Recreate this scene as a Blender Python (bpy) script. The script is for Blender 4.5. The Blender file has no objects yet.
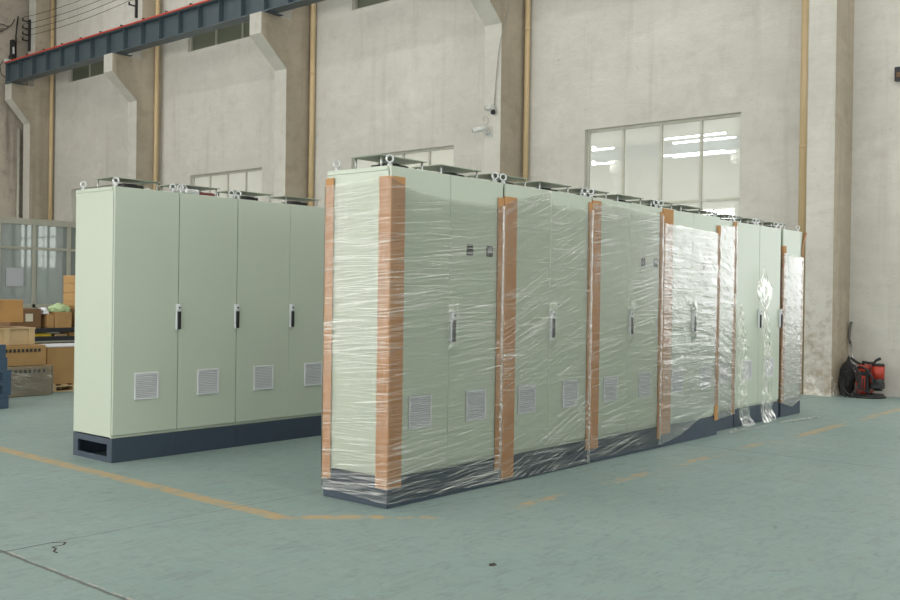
import bpy, bmesh, math, random
from mathutils import Vector, Matrix, noise
S = bpy.context.scene
COL = S.collection

# ------------------------------------------------------------------ camera
F_PX, PITCH, ROLL, YAW, CAM_H = 979.06, -.324, .822, 40.484, 1.378
_a, _b, _r = [math.radians(v) for v in (YAW, PITCH, ROLL)]
fwd = Vector((math.cos(_a)*math.cos(_b), math.sin(_a)*math.cos(_b), math.sin(_b)))
rt = Vector((math.sin(_a), -math.cos(_a), 0)); up = rt.cross(fwd)
RX = rt*math.cos(_r) + up*math.sin(_r); UY = up*math.cos(_r) - rt*math.sin(_r)
cd = bpy.data.cameras.new('camera'); cam = bpy.data.objects.new('camera', cd); COL.objects.link(cam)
cd.sensor_width = 36; cd.lens = F_PX/900*36; cd.clip_end = 200
m3 = Matrix((RX, UY, -fwd)).transposed()
cam.matrix_world = Matrix.Translation((0, 0, CAM_H)) @ m3.to_4x4()
S.camera = cam

# ------------------------------------------------------------------ world and exposure
S.view_settings.view_transform = 'Standard'; S.view_settings.look = 'None'
S.view_settings.gamma = 1; S.view_settings.use_curve_mapping = False
S.view_settings.exposure = 0.0
w = bpy.data.worlds.new('world'); S.world = w; w.use_nodes = True
w.node_tree.nodes['Background'].inputs[0].default_value = (.85, .93, 1, 1)
w.node_tree.nodes['Background'].inputs[1].default_value = 1.0
DAY_FRONT = 5.6      # brightness of the daylight panes in the wall behind the camera
DAY_BACK = 3.0       # panes of the main wall's windows right of the frame
ROOF_STRIP = 420.0     # watts of each strip lamp added under the unseen roof
TUBE = 26.0
DAY_LEFT = 9.5       # panes of that wall nearer the left end
FILL_RIGHT = 3.2      # glowing panes added in the unseen right wall to brighten the cabinet fronts

def area(name, loc, sx, sy, watts, color, rot=(0, 0, 0)):
    l = bpy.data.lights.new(name, 'AREA'); l.shape = 'RECTANGLE'; l.size = sx; l.size_y = sy
    l.energy = watts; l.color = color
    o = bpy.data.objects.new(name, l); COL.objects.link(o); o.location = loc; o.rotation_euler = rot
    return o
for sx_ in (-6.0, -1.0, 4.0, 9.0, 13.0):  # added strips out of view, kept narrow to draw glints on the film
    area('roof_strip_lamp', (sx_, 7, 10.7), .30, 40, ROOF_STRIP, (1, .985, .95))

# ------------------------------------------------------------------ materials
def new_mat(name):
    m = bpy.data.materials.new(name); m.use_nodes = True
    nt = m.node_tree; nt.nodes.clear()
    return m, nt, nt.nodes, nt.links
def nd(nt, typ, **kw):
    n = nt.nodes.new(typ)
    for k, v in kw.items():
        if k.startswith('i_'):
            key = k[2:]
            key = int(key) if key.isdigit() else key.replace('_', ' ')
            n.inputs[key].default_value = v
        else: setattr(n, k, v)
    return n
def L(nt, a, b): nt.links.new(a, b)
def rgba(c): return (c[0], c[1], c[2], 1)
def math_n(nt, op, a, b=None, c=None, clamp=False):
    n = nt.nodes.new('ShaderNodeMath'); n.operation = op; n.use_clamp = clamp
    for i, v in enumerate((a, b, c)):
        if v is None: continue
        if isinstance(v, (int, float)): n.inputs[i].default_value = v
        else: nt.links.new(v, n.inputs[i])
    return n.outputs[0]
def mixc(nt, fac, a, b, blend='MIX'):
    n = nt.nodes.new('ShaderNodeMix'); n.data_type = 'RGBA'; n.blend_type = blend
    for idx, v in ((0, fac), (6, a), (7, b)):
        if isinstance(v, (int, float)): n.inputs[idx].default_value = v
        elif isinstance(v, tuple): n.inputs[idx].default_value = rgba(v)
        else: nt.links.new(v, n.inputs[idx])
    return n.outputs[2]
def noise_n(nt, vec, scale, detail=4, rough=.55, dist=0):
    n = nd(nt, 'ShaderNodeTexNoise'); n.inputs['Scale'].default_value = scale
    n.inputs['Detail'].default_value = detail; n.inputs['Roughness'].default_value = rough
    n.inputs['Distortion'].default_value = dist
    if vec is not None: nt.links.new(vec, n.inputs['Vector'])
    return n.outputs['Fac']
def ramp(nt, v, lo, hi):
    n = nd(nt, 'ShaderNodeMapRange'); n.clamp = True
    n.inputs[1].default_value = lo; n.inputs[2].default_value = hi
    nt.links.new(v, n.inputs[0]); return n.outputs[0]
def mapping(nt, vec, scale=(1, 1, 1), rot=(0, 0, 0), loc=(0, 0, 0)):
    n = nd(nt, 'ShaderNodeMapping'); n.inputs['Scale'].default_value = scale
    n.inputs['Rotation'].default_value = rot; n.inputs['Location'].default_value = loc
    nt.links.new(vec, n.inputs['Vector']); return n.outputs['Vector']
def finish(nt, shader):
    o = nd(nt, 'ShaderNodeOutputMaterial'); nt.links.new(shader, o.inputs['Surface'])
def pbsdf(nt, base, rough=.5, metal=0, bump=None, bstr=.2, bdist=.01, spec=.5):
    p = nd(nt, 'ShaderNodeBsdfPrincipled')
    if isinstance(base, tuple): p.inputs['Base Color'].default_value = rgba(base)
    else: nt.links.new(base, p.inputs['Base Color'])
    if isinstance(rough, (int, float)): p.inputs['Roughness'].default_value = rough
    else: nt.links.new(rough, p.inputs['Roughness'])
    p.inputs['Metallic'].default_value = metal
    p.inputs['Specular IOR Level'].default_value = spec
    if bump is not None:
        b = nd(nt, 'ShaderNodeBump'); b.inputs['Strength'].default_value = bstr; b.inputs['Distance'].default_value = bdist
        nt.links.new(bump, b.inputs['Height']); nt.links.new(b.outputs[0], p.inputs['Normal'])
    return p.outputs[0]
def simple(name, col, rough=.5, metal=0, var=.06, scale=6, bstr=0, bscale=200, spec=.5):
    m, nt, N, _ = new_mat(name)
    tc = nd(nt, 'ShaderNodeTexCoord')
    nz = noise_n(nt, tc.outputs['Object'], scale)
    d = tuple(max(0, c*(1-var*1.5)) for c in col); l = tuple(c*(1+var) for c in col)
    base = mixc(nt, nz, d, l)
    bp = noise_n(nt, tc.outputs['Object'], bscale, 2) if bstr else None
    finish(nt, pbsdf(nt, base, rough, metal, bp, bstr, .002, spec)); return m
def emit(name, col, strength):
    m, nt, N, _ = new_mat(name)
    e = nd(nt, 'ShaderNodeEmission'); e.inputs[0].default_value = rgba(col); e.inputs[1].default_value = strength
    finish(nt, e.outputs[0]); return m

def plaster(name, col, dirt, dirt_amt, peel=False):
    m, nt, N, _ = new_mat(name)
    pos = nd(nt, 'ShaderNodeNewGeometry').outputs['Position']
    big = noise_n(nt, pos, .55, 5, .6)
    fine = noise_n(nt, pos, 3.2, 6, .65)
    drip = noise_n(nt, mapping(nt, pos, (2.6, 2.6, .16)), 1.6, 5, .6)
    trow = noise_n(nt, mapping(nt, pos, (1, 1, 3.4)), 1.1, 6, .68, .8)
    c = mixc(nt, ramp(nt, big, .35, .7), tuple(v*.90 for v in col), col)
    c = mixc(nt, math_n(nt, 'MULTIPLY', ramp(nt, trow, .46, .70), .26), c, tuple(v*.74 for v in col))
    pale = noise_n(nt, mapping(nt, pos, (1, 1, 2.2), (0, 0, 0), (7, 3, 5)), .8, 6, .7, .6)
    c = mixc(nt, math_n(nt, 'MULTIPLY', ramp(nt, pale, .50, .70), .45), c, tuple(min(.8, v*1.14) for v in col))
    c = mixc(nt, math_n(nt, 'MULTIPLY', ramp(nt, fine, .5, .8), .30*dirt_amt, clamp=True), c, dirt)
    c = mixc(nt, math_n(nt, 'MULTIPLY', ramp(nt, drip, .55, .82), .42*dirt_amt, clamp=True), c, dirt)
    spots = noise_n(nt, pos, 9, 4, .7)
    c = mixc(nt, math_n(nt, 'MULTIPLY', ramp(nt, spots, .66, .74), .4*dirt_amt, clamp=True), c, tuple(v*.45 for v in dirt))
    if peel:   # chipped render near the floor
        z = nd(nt, 'ShaderNodeSeparateXYZ'); L(nt, pos, z.inputs[0])
        hi = math_n(nt, 'SUBTRACT', noise_n(nt, pos, 5, 6, .7), math_n(nt, 'MULTIPLY', z.outputs[2], 1.1))
        c = mixc(nt, ramp(nt, hi, .36, .40), c, (.82, .80, .74))
        stain = math_n(nt, 'SUBTRACT', noise_n(nt, pos, 7, 6, .75), math_n(nt, 'MULTIPLY', z.outputs[2], .11))
        c = mixc(nt, math_n(nt, 'MULTIPLY', ramp(nt, stain, .38, .56), .65), c, (.33, .25, .17))
    h = math_n(nt, 'ADD', math_n(nt, 'MULTIPLY', fine, .6), math_n(nt, 'ADD', noise_n(nt, pos, 22, 5, .7), math_n(nt, 'MULTIPLY', trow, 1.5)))
    finish(nt, pbsdf(nt, c, .85, 0, h, .35, .02, .25)); return m

M = {}
M['wall'] = plaster('cream_plaster', (.625, .606, .556), (.36, .30, .23), .9)
M['end_wall'] = plaster('dingy_plaster', (.50, .44, .37), (.16, .13, .11), 2.2)
M['column'] = plaster('column_plaster', (.625, .603, .548), (.38, .31, .23), 1.0, True)
M['column_side'] = plaster('brown_column_side', (.455, .395, .31), (.25, .20, .14), 1.5, True)
M['ceiling'] = simple('ceiling_sheet', (.55, .55, .53), .8)
M['cab'] = simple('sage_powder_coat', (.525, .580, .488), .30, 0, .012, 2, .04, 500, .5)
M['cab_dark'] = simple('door_gap_rubber', (.05, .055, .045), .8)
M['plinth'] = simple('slate_powder_coat', (.046, .066, .096), .42, 0, .08, 8, .08, 400)
M['zinc'] = simple('zinc_plate', (.62, .64, .65), .32, .9, .06, 20)
M['plate'] = simple('grey_green_plate', (.33, .37, .30), .4, 0, .05, 5)
M['black'] = simple('black_plastic', (.012, .013, .015), .4, 0, .1)
M['rubber'] = simple('black_rubber', (.02, .02, .021), .65, 0, .1)
M['vent'] = simple('light_grey_plastic', (.68, .69, .72), .45, 0, .03)
M['vent_in'] = simple('vent_inside', (.42, .43, .46), .7, 0, .03)
M['handle'] = simple('silver_handle', (.70, .72, .75), .3, .15, .03)
M['steel'] = simple('window_steel', (.50, .49, .42), .5, .1, .12, 6)
M['frame_grey'] = simple('partition_frame', (.38, .37, .31), .5, .1, .08, 6)
M['beam'] = simple('blue_grey_paint', (.080, .110, .130), .45, 0, .18, 3, .05, 60)
M['red'] = simple('red_rail', (.60, .07, .045), .45, 0, .08)
M['grip_grey'] = simple('grip_grey', (.11, .11, .10), .6)
M['maroon'] = simple('maroon_shine', (.16, .035, .03), .6)
M['pipe'] = simple('yellowed_pipe', (.56, .42, .235), .4, 0, .08, 3)
M['tube_body'] = simple('fixture_white', (.75, .75, .74), .4)
M['wood'] = simple('raw_pine', (.56, .40, .22), .7, 0, .18, 5, .1, 40)
M['blue'] = simple('blue_plastic', (.050, .088, .140), .45, 0, .12)
M['tool_red'] = simple('red_tool_paint', (.44, .042, .022), .38, 0, .12, 14)
M['yellow'] = simple('yellow_card', (.75, .52, .03), .6)
M['green_film'] = simple('green_poly', (.38, .50, .26), .45)
M['paper'] = simple('paper_label', (.62, .58, .46), .8)
M['print'] = simple('dark_print', (.045, .035, .03), .8)
M['white_print'] = simple('pale_print', (.30, .31, .31), .6)
M['camera_white'] = simple('camera_white', (.62, .63, .60), .4)
M['tube'] = emit('lit_tube', (.95, .98, 1), TUBE)
M['day_front'] = emit('daylit_pane', (1.0, .985, .94), DAY_FRONT)
M['day_left'] = emit('daylit_pane_left', (1.0, .985, .94), DAY_LEFT)
M['fill_right'] = emit('fill_pane_right', (.98, 1.0, .97), FILL_RIGHT)
M['day_back'] = emit('daylit_pane_back', (.97, 1.0, .98), DAY_BACK)

def cardboard(name, col, var=.10):
    m, nt, N, _ = new_mat(name)
    o = nd(nt, 'ShaderNodeTexCoord').outputs['Object']
    n1 = noise_n(nt, o, 4, 5, .6); n2 = noise_n(nt, mapping(nt, o, (60, 60, 4)), 6, 3)
    c = mixc(nt, ramp(nt, n1, .3, .7), tuple(v*(1-var) for v in col), tuple(v*(1+var*.5) for v in col))
    c = mixc(nt, math_n(nt, 'MULTIPLY', n2, .12), c, tuple(v*.6 for v in col))
    finish(nt, pbsdf(nt, c, .75, 0, n2, .15, .003, .2)); return m
M['card'] = cardboard('edge_board', (.53, .285, .125))
M['card_dark'] = cardboard('edge_board_inside', (.44, .245, .125))
M['carton'] = cardboard('brown_carton', (.44, .265, .115))
M['carton_grey'] = cardboard('dull_carton', (.37, .255, .14))
M['carton_dark'] = cardboard('dark_carton', (.20, .115, .06))
M['carton_orange'] = cardboard('orange_carton', (.50, .27, .105))

def floor_mat():
    m, nt, N, _ = new_mat('teal_epoxy_floor')
    pos = nd(nt, 'ShaderNodeNewGeometry').outputs['Position']
    xyz = nd(nt, 'ShaderNodeSeparateXYZ'); L(nt, pos, xyz.inputs[0]); X, Y = xyz.outputs[0], xyz.outputs[1]
    flat = mapping(nt, pos, (1, 1, 0))
    big = noise_n(nt, flat, .45, 5, .6); mid = noise_n(nt, flat, 2.2, 6, .65, .6)
    scuff = noise_n(nt, mapping(nt, flat, (1.2, 4.0, 1), (0, 0, .5)), 4.2, 7, .72, 1.2)
    spk = noise_n(nt, flat, 38, 3, .6)
    c = mixc(nt, ramp(nt, big, .32, .68), (.210, .296, .278), (.262, .345, .326))
    c = mixc(nt, math_n(nt, 'MULTIPLY', ramp(nt, mid, .40, .75), .55), c, (.285, .325, .300))
    c = mixc(nt, math_n(nt, 'MULTIPLY', ramp(nt, scuff, .50, .72), .62), c, (.140, .185, .172))
    sc2 = noise_n(nt, mapping(nt, flat, (3.2, 1.1, 1), (0, 0, -.35)), 3.6, 7, .75, 1.6)
    c = mixc(nt, math_n(nt, 'MULTIPLY', ramp(nt, sc2, .54, .74), .5), c, (.165, .205, .190))
    c = mixc(nt, math_n(nt, 'MULTIPLY', ramp(nt, sc2, .46, .28), .45), c, (.335, .385, .362))
    c = mixc(nt, math_n(nt, 'MULTIPLY', ramp(nt, spk, .64, .76), .5), c, (.10, .12, .11))
    # worn yellow lane paint
    wear = noise_n(nt, flat, 9, 6, .75)
    orange = (.52, .335, .140)
    def seg(mask, lo, hi, amt):
        return math_n(nt, 'MULTIPLY', math_n(nt, 'MULTIPLY', mask, ramp(nt, wear, lo, hi)), amt)
    def band(v, c0, half, soft=.006):
        d = math_n(nt, 'ABSOLUTE', math_n(nt, 'SUBTRACT', v, c0))
        return ramp(nt, math_n(nt, 'SUBTRACT', half, d), 0, soft)
    gt = lambda v, t: math_n(nt, 'GREATER_THAN', v, t)
    lt = lambda v, t: math_n(nt, 'LESS_THAN', v, t)
    mul = lambda a, b: math_n(nt, 'MULTIPLY', a, b)
    m1 = mul(mul(band(X, 3.885, .07, .02), gt(Y, 4.62)), lt(Y, 26))
    s = math_n(nt, 'ADD', X, Y); dd = math_n(nt, 'SUBTRACT', X, Y)
    m2 = mul(mul(band(s, 8.545, .08, .02), gt(dd, -.80)), lt(dd, .2))
    m3 = mul(mul(band(s, 8.545, .08, .02), gt(dd, .2)), lt(dd, .62))
    m4 = mul(mul(band(Y, 3.79, .05), gt(X, 5.1)), lt(X, 9.2))
    m5 = mul(mul(band(Y, 3.72, .06), gt(X, 9.2)), lt(X, 13.5))
    f = seg(m1, .36, .52, .74)
    far = noise_n(nt, flat, 1.1, 3, .5)
    for a in (seg(m2, .40, .52, .75), seg(m3, .48, .56, .7), mul(seg(m4, .44, .58, .75), ramp(nt, far, .43, .53)), mul(seg(m5, .40, .55, .72), ramp(nt, far, .36, .50))):
        f = math_n(nt, 'MAXIMUM', f, a)
    c = mixc(nt, f, c, orange)
    # slab joints
    wob = math_n(nt, 'MULTIPLY', math_n(nt, 'SUBTRACT', noise_n(nt, flat, 6, 5, .7), .5), .03)
    thin = noise_n(nt, flat, 1.6, 3, .6)
    jx = math_n(nt, 'ADD', X, wob); jy = math_n(nt, 'ADD', Y, wob)
    j1 = mul(band(jx, 2.38, .012, .004), lt(Y, 30)); j1w = mul(band(jx, 2.39, .020, .006), ramp(nt, noise_n(nt, flat, 14, 4, .7), .5, .56))
    j2 = mul(band(jy, 5.075, .005, .003), ramp(nt, thin, .36, .46))
    j2b = mul(mul(band(jy, 5.075, .008, .003), lt(X, 2.66)), gt(X, 2.36))
    j3 = mul(band(jx, 8.47, .010, .005), ramp(nt, thin, .30, .42))
    c = mixc(nt, mul(j1w, .75), c, (.42, .40, .36))
    for j, a in ((j1, .75), (j2, .75), (j2b, .9), (j3, .6)):
        c = mixc(nt, mul(j, a), c, (.055, .055, .05))
    r = math_n(nt, 'ADD', .38, mul(mid, .30))
    finish(nt, pbsdf(nt, c, r, 0, math_n(nt, 'ADD', mul(scuff, .4), mul(mid, .6)), .10, .01, .30)); return m
M['floor'] = floor_mat()

def pane_mat(name, base, glossf, glow, rough=.03):
    m, nt, N, _ = new_mat(name)
    pos = nd(nt, 'ShaderNodeNewGeometry').outputs['Position']
    c = mixc(nt, noise_n(nt, pos, 1.2, 3), tuple(v*.94 for v in base), base)
    d = nd(nt, 'ShaderNodeBsdfDiffuse'); L(nt, c, d.inputs[0])
    g = nd(nt, 'ShaderNodeBsdfGlossy'); g.inputs['Roughness'].default_value = rough; g.inputs[0].default_value = (.95, .97, .96, 1)
    mx = nd(nt, 'ShaderNodeMixShader'); mx.inputs[0].default_value = glossf
    L(nt, d.outputs[0], mx.inputs[1]); L(nt, g.outputs[0], mx.inputs[2]); out = mx.outputs[0]
    if glow:
        e = nd(nt, 'ShaderNodeEmission'); L(nt, c, e.inputs[0]); e.inputs[1].default_value = glow
        ad = nd(nt, 'ShaderNodeAddShader'); L(nt, out, ad.inputs[0]); L(nt, e.outputs[0], ad.inputs[1]); out = ad.outputs[0]
    finish(nt, out); return m
M['pane'] = pane_mat('milky_window_glass', (.74, .75, .68), .42, .16, .004)
M['pane_dark'] = pane_mat('dark_green_glass', (.12, .135, .098), .10, 0, .08)
M['pane_blue'] = pane_mat('partition_glass', (.21, .255, .255), .22, 0, .02)

def film_mat(name, haze, glint_streak, tilt, seed, gloss, bump, fs=1.0, sb=.010, fw=.6, cw=.45, fx=2.2, ro=.05):
    """clear stretch film: see-through, glossy, with stretched creases running around the load"""
    m, nt, N, _ = new_mat(name)
    uv = nd(nt, 'ShaderNodeTexCoord').outputs['UV']
    v = mapping(nt, uv, (1, 1, 1), (0, 0, tilt), (seed*3.1, seed*1.7, 0))
    v2 = mapping(nt, uv, (1, 1, 1), (0, 0, tilt*2.2+.12), (seed*1.3, seed*4.7, 0))
    fine = noise_n(nt, mapping(nt, v, (1.3, 40*fs, 1)), 1.6, 5, .6, .25)
    fold = noise_n(nt, mapping(nt, v2, (fx, 15*fs, 1)), 1.3, 5, .62, .5)
    hair = noise_n(nt, mapping(nt, v2, (1.1, 60*fs, 1)), 1.0, 3, .55, .15)
    crum = noise_n(nt, mapping(nt, uv, (1, 1.6, 1)), 9, 5, .65, .8)
    patch = noise_n(nt, mapping(nt, uv, (1, 1, 1), (0, 0, 0), (seed*5.3, seed, 0)), 1.5, 3, .6)
    h = math_n(nt, 'ADD', math_n(nt, 'MULTIPLY', fine, fw), math_n(nt, 'ADD', math_n(nt, 'MULTIPLY', fold, 1.0), math_n(nt, 'MULTIPLY', crum, cw)))
    b = nd(nt, 'ShaderNodeBump'); b.inputs['Strength'].default_value = 1; b.inputs['Distance'].default_value = bump; L(nt, h, b.inputs['Height'])
    hair2 = noise_n(nt, mapping(nt, uv, (1.6, 95*fs, 1), (0, 0, tilt*.4-.03), (seed*2.3, seed*9.1, 0)), 1.0, 3, .6, .2)
    s1 = ramp(nt, hair, .55, .62); s2 = ramp(nt, fine, .56, .63); s3 = ramp(nt, hair2, .54, .62)
    pw = ramp(nt, patch, .42, .62)
    st = math_n(nt, 'ADD', math_n(nt, 'MULTIPLY', s1, .55), math_n(nt, 'ADD', math_n(nt, 'MULTIPLY', s2, .55), math_n(nt, 'MULTIPLY', s3, .6)))
    st = math_n(nt, 'MULTIPLY', st, math_n(nt, 'ADD', .30, math_n(nt, 'MULTIPLY', pw, .9)))
    fac_d = math_n(nt, 'ADD', haze, math_n(nt, 'MULTIPLY', st, glint_streak), clamp=True)  # white streaks painted into the film stand in for glints on creases
    tr = nd(nt, 'ShaderNodeBsdfTransparent'); tr.inputs[0].default_value = (1, 1, .985, 1)
    df = nd(nt, 'ShaderNodeBsdfDiffuse'); df.inputs[0].default_value = (.86, .86, .80, 1)
    b2 = nd(nt, 'ShaderNodeBump'); b2.inputs['Strength'].default_value = 1; b2.inputs['Distance'].default_value = sb; L(nt, h, b2.inputs['Height'])
    tl = nd(nt, 'ShaderNodeBsdfGlossy'); tl.inputs['Roughness'].default_value = .22; tl.inputs[0].default_value = (1, 1, .98, 1); L(nt, b2.outputs[0], tl.inputs['Normal'])
    dm = nd(nt, 'ShaderNodeMixShader'); dm.inputs[0].default_value = .6; L(nt, df.outputs[0], dm.inputs[1]); L(nt, tl.outputs[0], dm.inputs[2])
    m1 = nd(nt, 'ShaderNodeMixShader'); L(nt, fac_d, m1.inputs[0]); L(nt, tr.outputs[0], m1.inputs[1]); L(nt, dm.outputs[0], m1.inputs[2])
    gl = nd(nt, 'ShaderNodeBsdfGlossy'); gl.inputs['Roughness'].default_value = ro; gl.inputs[0].default_value = (1, 1, 1, 1); L(nt, b.outputs[0], gl.inputs['Normal'])
    fr = nd(nt, 'ShaderNodeFresnel'); fr.inputs[0].default_value = 1.5; L(nt, b.outputs[0], fr.inputs['Normal'])
    gf = math_n(nt, 'MULTIPLY', fr.outputs[0], gloss, clamp=True)
    m2 = nd(nt, 'ShaderNodeMixShader'); L(nt, gf, m2.inputs[0]); L(nt, m1.outputs[0], m2.inputs[1]); L(nt, gl.outputs[0], m2.inputs[2])
    finish(nt, m2.outputs[0]); return m

# ------------------------------------------------------------------ mesh helpers
def box(bm, x0, x1, y0, y1, z0, z1, bev=0, mi=0, mat=None):
    r = bmesh.ops.create_cube(bm, size=1); vs = r['verts']
    for v in vs:
        v.co = Vector(((x0+x1)/2+v.co.x*(x1-x0), (y0+y1)/2+v.co.y*(y1-y0), (z0+z1)/2+v.co.z*(z1-z0)))
    fs = set(f for v in vs for f in v.link_faces)
    for f in fs: f.material_index = mi
    if bev:
        es = set(e for v in vs for e in v.link_edges)
        rr = bmesh.ops.bevel(bm, geom=list(es), offset=bev, segments=2, profile=.5, affect='EDGES', clamp_overlap=True)
        for f in rr['faces']: f.material_index = mi
        vs = list(set(v for f in rr['faces'] for v in f.verts) | set(v for v in vs if v.is_valid))
    if mat is not None:
        for v in vs: v.co = mat @ v.co
    return vs
def cyl(bm, p0, p1, r, seg=12, r2=None, mi=0, cap=True):
    p0, p1 = Vector(p0), Vector(p1); d = p1-p0
    rot = d.to_track_quat('Z', 'Y').to_matrix().to_4x4()
    res = bmesh.ops.create_cone(bm, cap_ends=cap, segments=seg, radius1=r, radius2=r if r2 is None else r2, depth=d.length)
    T = Matrix.Translation((p0+p1)/2) @ rot
    for v in res['verts']: v.co = T @ v.co
    for f in set(f for v in res['verts'] for f in v.link_faces): f.material_index = mi; f.smooth = len(f.verts) == 4
    return res['verts']
def tube(bm, pts, r, seg=8, mi=0, closed=False):
    """round bar along a polyline"""
    pts = [Vector(p) for p in pts]; n = len(pts); rings = []
    prev = None
    for i, p in enumerate(pts):
        if closed: t = pts[(i+1) % n]-pts[i-1]
        else: t = pts[min(i+1, n-1)]-pts[max(i-1, 0)]
        t.normalize()
        if prev is None:
            a = Vector((0, 0, 1)) if abs(t.z) < .9 else Vector((1, 0, 0)); u = t.cross(a).normalized()
        else: u = (prev - t*prev.dot(t)).normalized()
        prev = u; w2 = t.cross(u)
        rr = r[i] if isinstance(r, (list, tuple)) else r
        rings.append([bm.verts.new(p+(u*math.cos(k*2*math.pi/seg)+w2*math.sin(k*2*math.pi/seg))*rr) for k in range(seg)])
    for i in range(n if closed else n-1):
        A, B = rings[i], rings[(i+1) % n]
        for k in range(seg):
            f = bm.faces.new((A[k], A[(k+1) % seg], B[(k+1) % seg], B[k])); f.smooth = True; f.material_index = mi
    if not closed:
        bm.faces.new(list(reversed(rings[0]))).material_index = mi; bm.faces.new(rings[-1]).material_index = mi
def ring(bm, c, R, r, axis='y', n=20, seg=8, mi=0):
    pts = []
    for k in range(n):
        a = k*2*math.pi/n; ca, sa = R*math.cos(a), R*math.sin(a)
        pts.append(Vector(c)+Vector((ca, 0, sa) if axis == 'y' else ((0, ca, sa) if axis == 'x' else (ca, sa, 0))))
    tube(bm, pts, r, seg, mi, True)
def prism(bm, prof, y0, y1, mi=0):
    """profile of (x, z) points pushed along y"""
    a = [bm.verts.new((x, y0, z)) for x, z in prof]; b = [bm.verts.new((x, y1, z)) for x, z in prof]
    n = len(prof)
    bm.faces.new(a).material_index = mi; bm.faces.new(list(reversed(b))).material_index = mi
    for i in range(n): bm.faces.new((a[i], b[i], b[(i+1) % n], a[(i+1) % n])).material_index = mi
def mesh_of(name, bm, mats):
    bmesh.ops.recalc_face_normals(bm, faces=bm.faces[:])
    me = bpy.data.meshes.new(name); bm.to_mesh(me); bm.free()
    for m in (mats if isinstance(mats, (list, tuple)) else [mats]): me.materials.append(m)
    return me
def link(name, me, parent=None, loc=(0, 0, 0), rotz=0):
    o = bpy.data.objects.new(name, me); COL.objects.link(o); o.location = loc; o.rotation_euler = (0, 0, rotz)
    if parent is not None: o.parent = parent
    return o
def obj(name, bm, mats, parent=None, loc=(0, 0, 0), rotz=0): return link(name, mesh_of(name, bm, mats), parent, loc, rotz)
def tag(o, label, cat, group=None):
    o['label'] = label; o['category'] = cat
    if group: o['group'] = group
    return o
def thing(name, label, cat, loc=(0, 0, 0), rotz=0, group=None):
    o = bpy.data.objects.new(name, None); COL.objects.link(o); o.location = loc; o.rotation_euler = (0, 0, rotz)
    o.empty_display_size = .1
    return tag(o, label, cat, group)
def structure(o): o['kind'] = 'structure'; return o
B = bmesh.new
CACHE = {}
def cached(key, fn):
    if key not in CACHE: CACHE[key] = fn()
    return CACHE[key]

# ------------------------------------------------------------------ the hall
XW, XO, YE, YN, ZC = 14.85, -11.0, 29.35, -16.0, 11.0
T = .30
bm = B(); box(bm, XO-T, XW+T, YN-T, YE+T, -.2, 0); structure(obj('floor', bm, M['floor']))
bm = B()
box(bm, XO-T, XW+T, YN-T, YE+T, ZC, ZC+.2); structure(obj('ceiling', bm, M['ceiling']))

def wall_with_holes(name, x0, x1, ya, yb, z1, holes, mat):
    """wall in the y-z plane; holes = (y0, y1, z0, z1), cut as real openings"""
    ys = sorted(set([ya, yb]+[h[0] for h in holes]+[h[1] for h in holes]))
    zs = sorted(set([0, z1]+[h[2] for h in holes]+[h[3] for h in holes]))
    bm = B(); V = {}
    def vert(x, y, z):
        k = (x, round(y, 4), round(z, 4))
        if k not in V: V[k] = bm.verts.new((x, y, z))
        return V[k]
    solid = lambda i, j: 0 <= i < len(ys)-1 and 0 <= j < len(zs)-1 and not any(h[0]-1e-6 <= ys[i] and ys[i+1] <= h[1]+1e-6 and h[2]-1e-6 <= zs[j] and zs[j+1] <= h[3]+1e-6 for h in holes)
    for i in range(len(ys)-1):
        for j in range(len(zs)-1):
            if not solid(i, j): continue
            for x in (x0, x1):
                bm.faces.new([vert(x, ys[i], zs[j]), vert(x, ys[i+1], zs[j]), vert(x, ys[i+1], zs[j+1]), vert(x, ys[i], zs[j+1])])
            for (di, dj, e) in ((-1, 0, ((i, j), (i, j+1))), (1, 0, ((i+1, j), (i+1, j+1))), (0, -1, ((i, j), (i+1, j))), (0, 1, ((i, j+1), (i+1, j+1)))):
                if not solid(i+di, j+dj):
                    (a, b), (c, d) = e
                    bm.faces.new([vert(x0, ys[a], zs[b]), vert(x0, ys[c], zs[d]), vert(x1, ys[c], zs[d]), vert(x1, ys[a], zs[b])])
    return structure(obj(name, bm, mat))

BAYS = [28.907-6*k for k in range(8)]; BAYS[0] = 28.70          # right edge of every column
low = []; high = []
for k in range(7):
    yr = 28.907-6*k
    low.append((yr-4.27, yr-1.34, .95 if k == 4 else 1.15, 4.35)); hl = (1.06, 1.19, 1.30)[min(k, 2)]; high.append((yr-hl-3.2, yr-hl, 7.55, 8.2))
wall_with_holes('wall_back', XW, XW+T, YN, YE, ZC, low+high, M['wall'])
bm = B(); box(bm, XO-T, XW+T, YE, YE+T, 0, ZC); structure(obj('wall_left', bm, M['end_wall']))
right_holes = [(-9.0, -4.2), (-3.0, 1.8), (3.0, 7.8), (9.0, 13.8)]
bm = B(); box(bm, XO-T, XW+T, YN-T, YN, 0, .25); box(bm, XO-T, XW+T, YN-T, YN, 5.6, ZC)
edges_ = [XO-T]+[v for h in right_holes for v in h]+[XW+T]
for k in range(0, len(edges_), 2): box(bm, edges_[k], edges_[k+1], YN-T, YN, .25, 5.6)
structure(obj('wall_right', bm, M['wall']))
front_holes = [(y, y+5.0, .5, 6.8 if y < 10 else 5.4) for y in (-8.5, -2.5, 3.5, 9.5, 15.5, 21.5)]
wall_with_holes('wall_front', XO-T, XO, YN, YE, ZC, front_holes, M['wall'])

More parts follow.
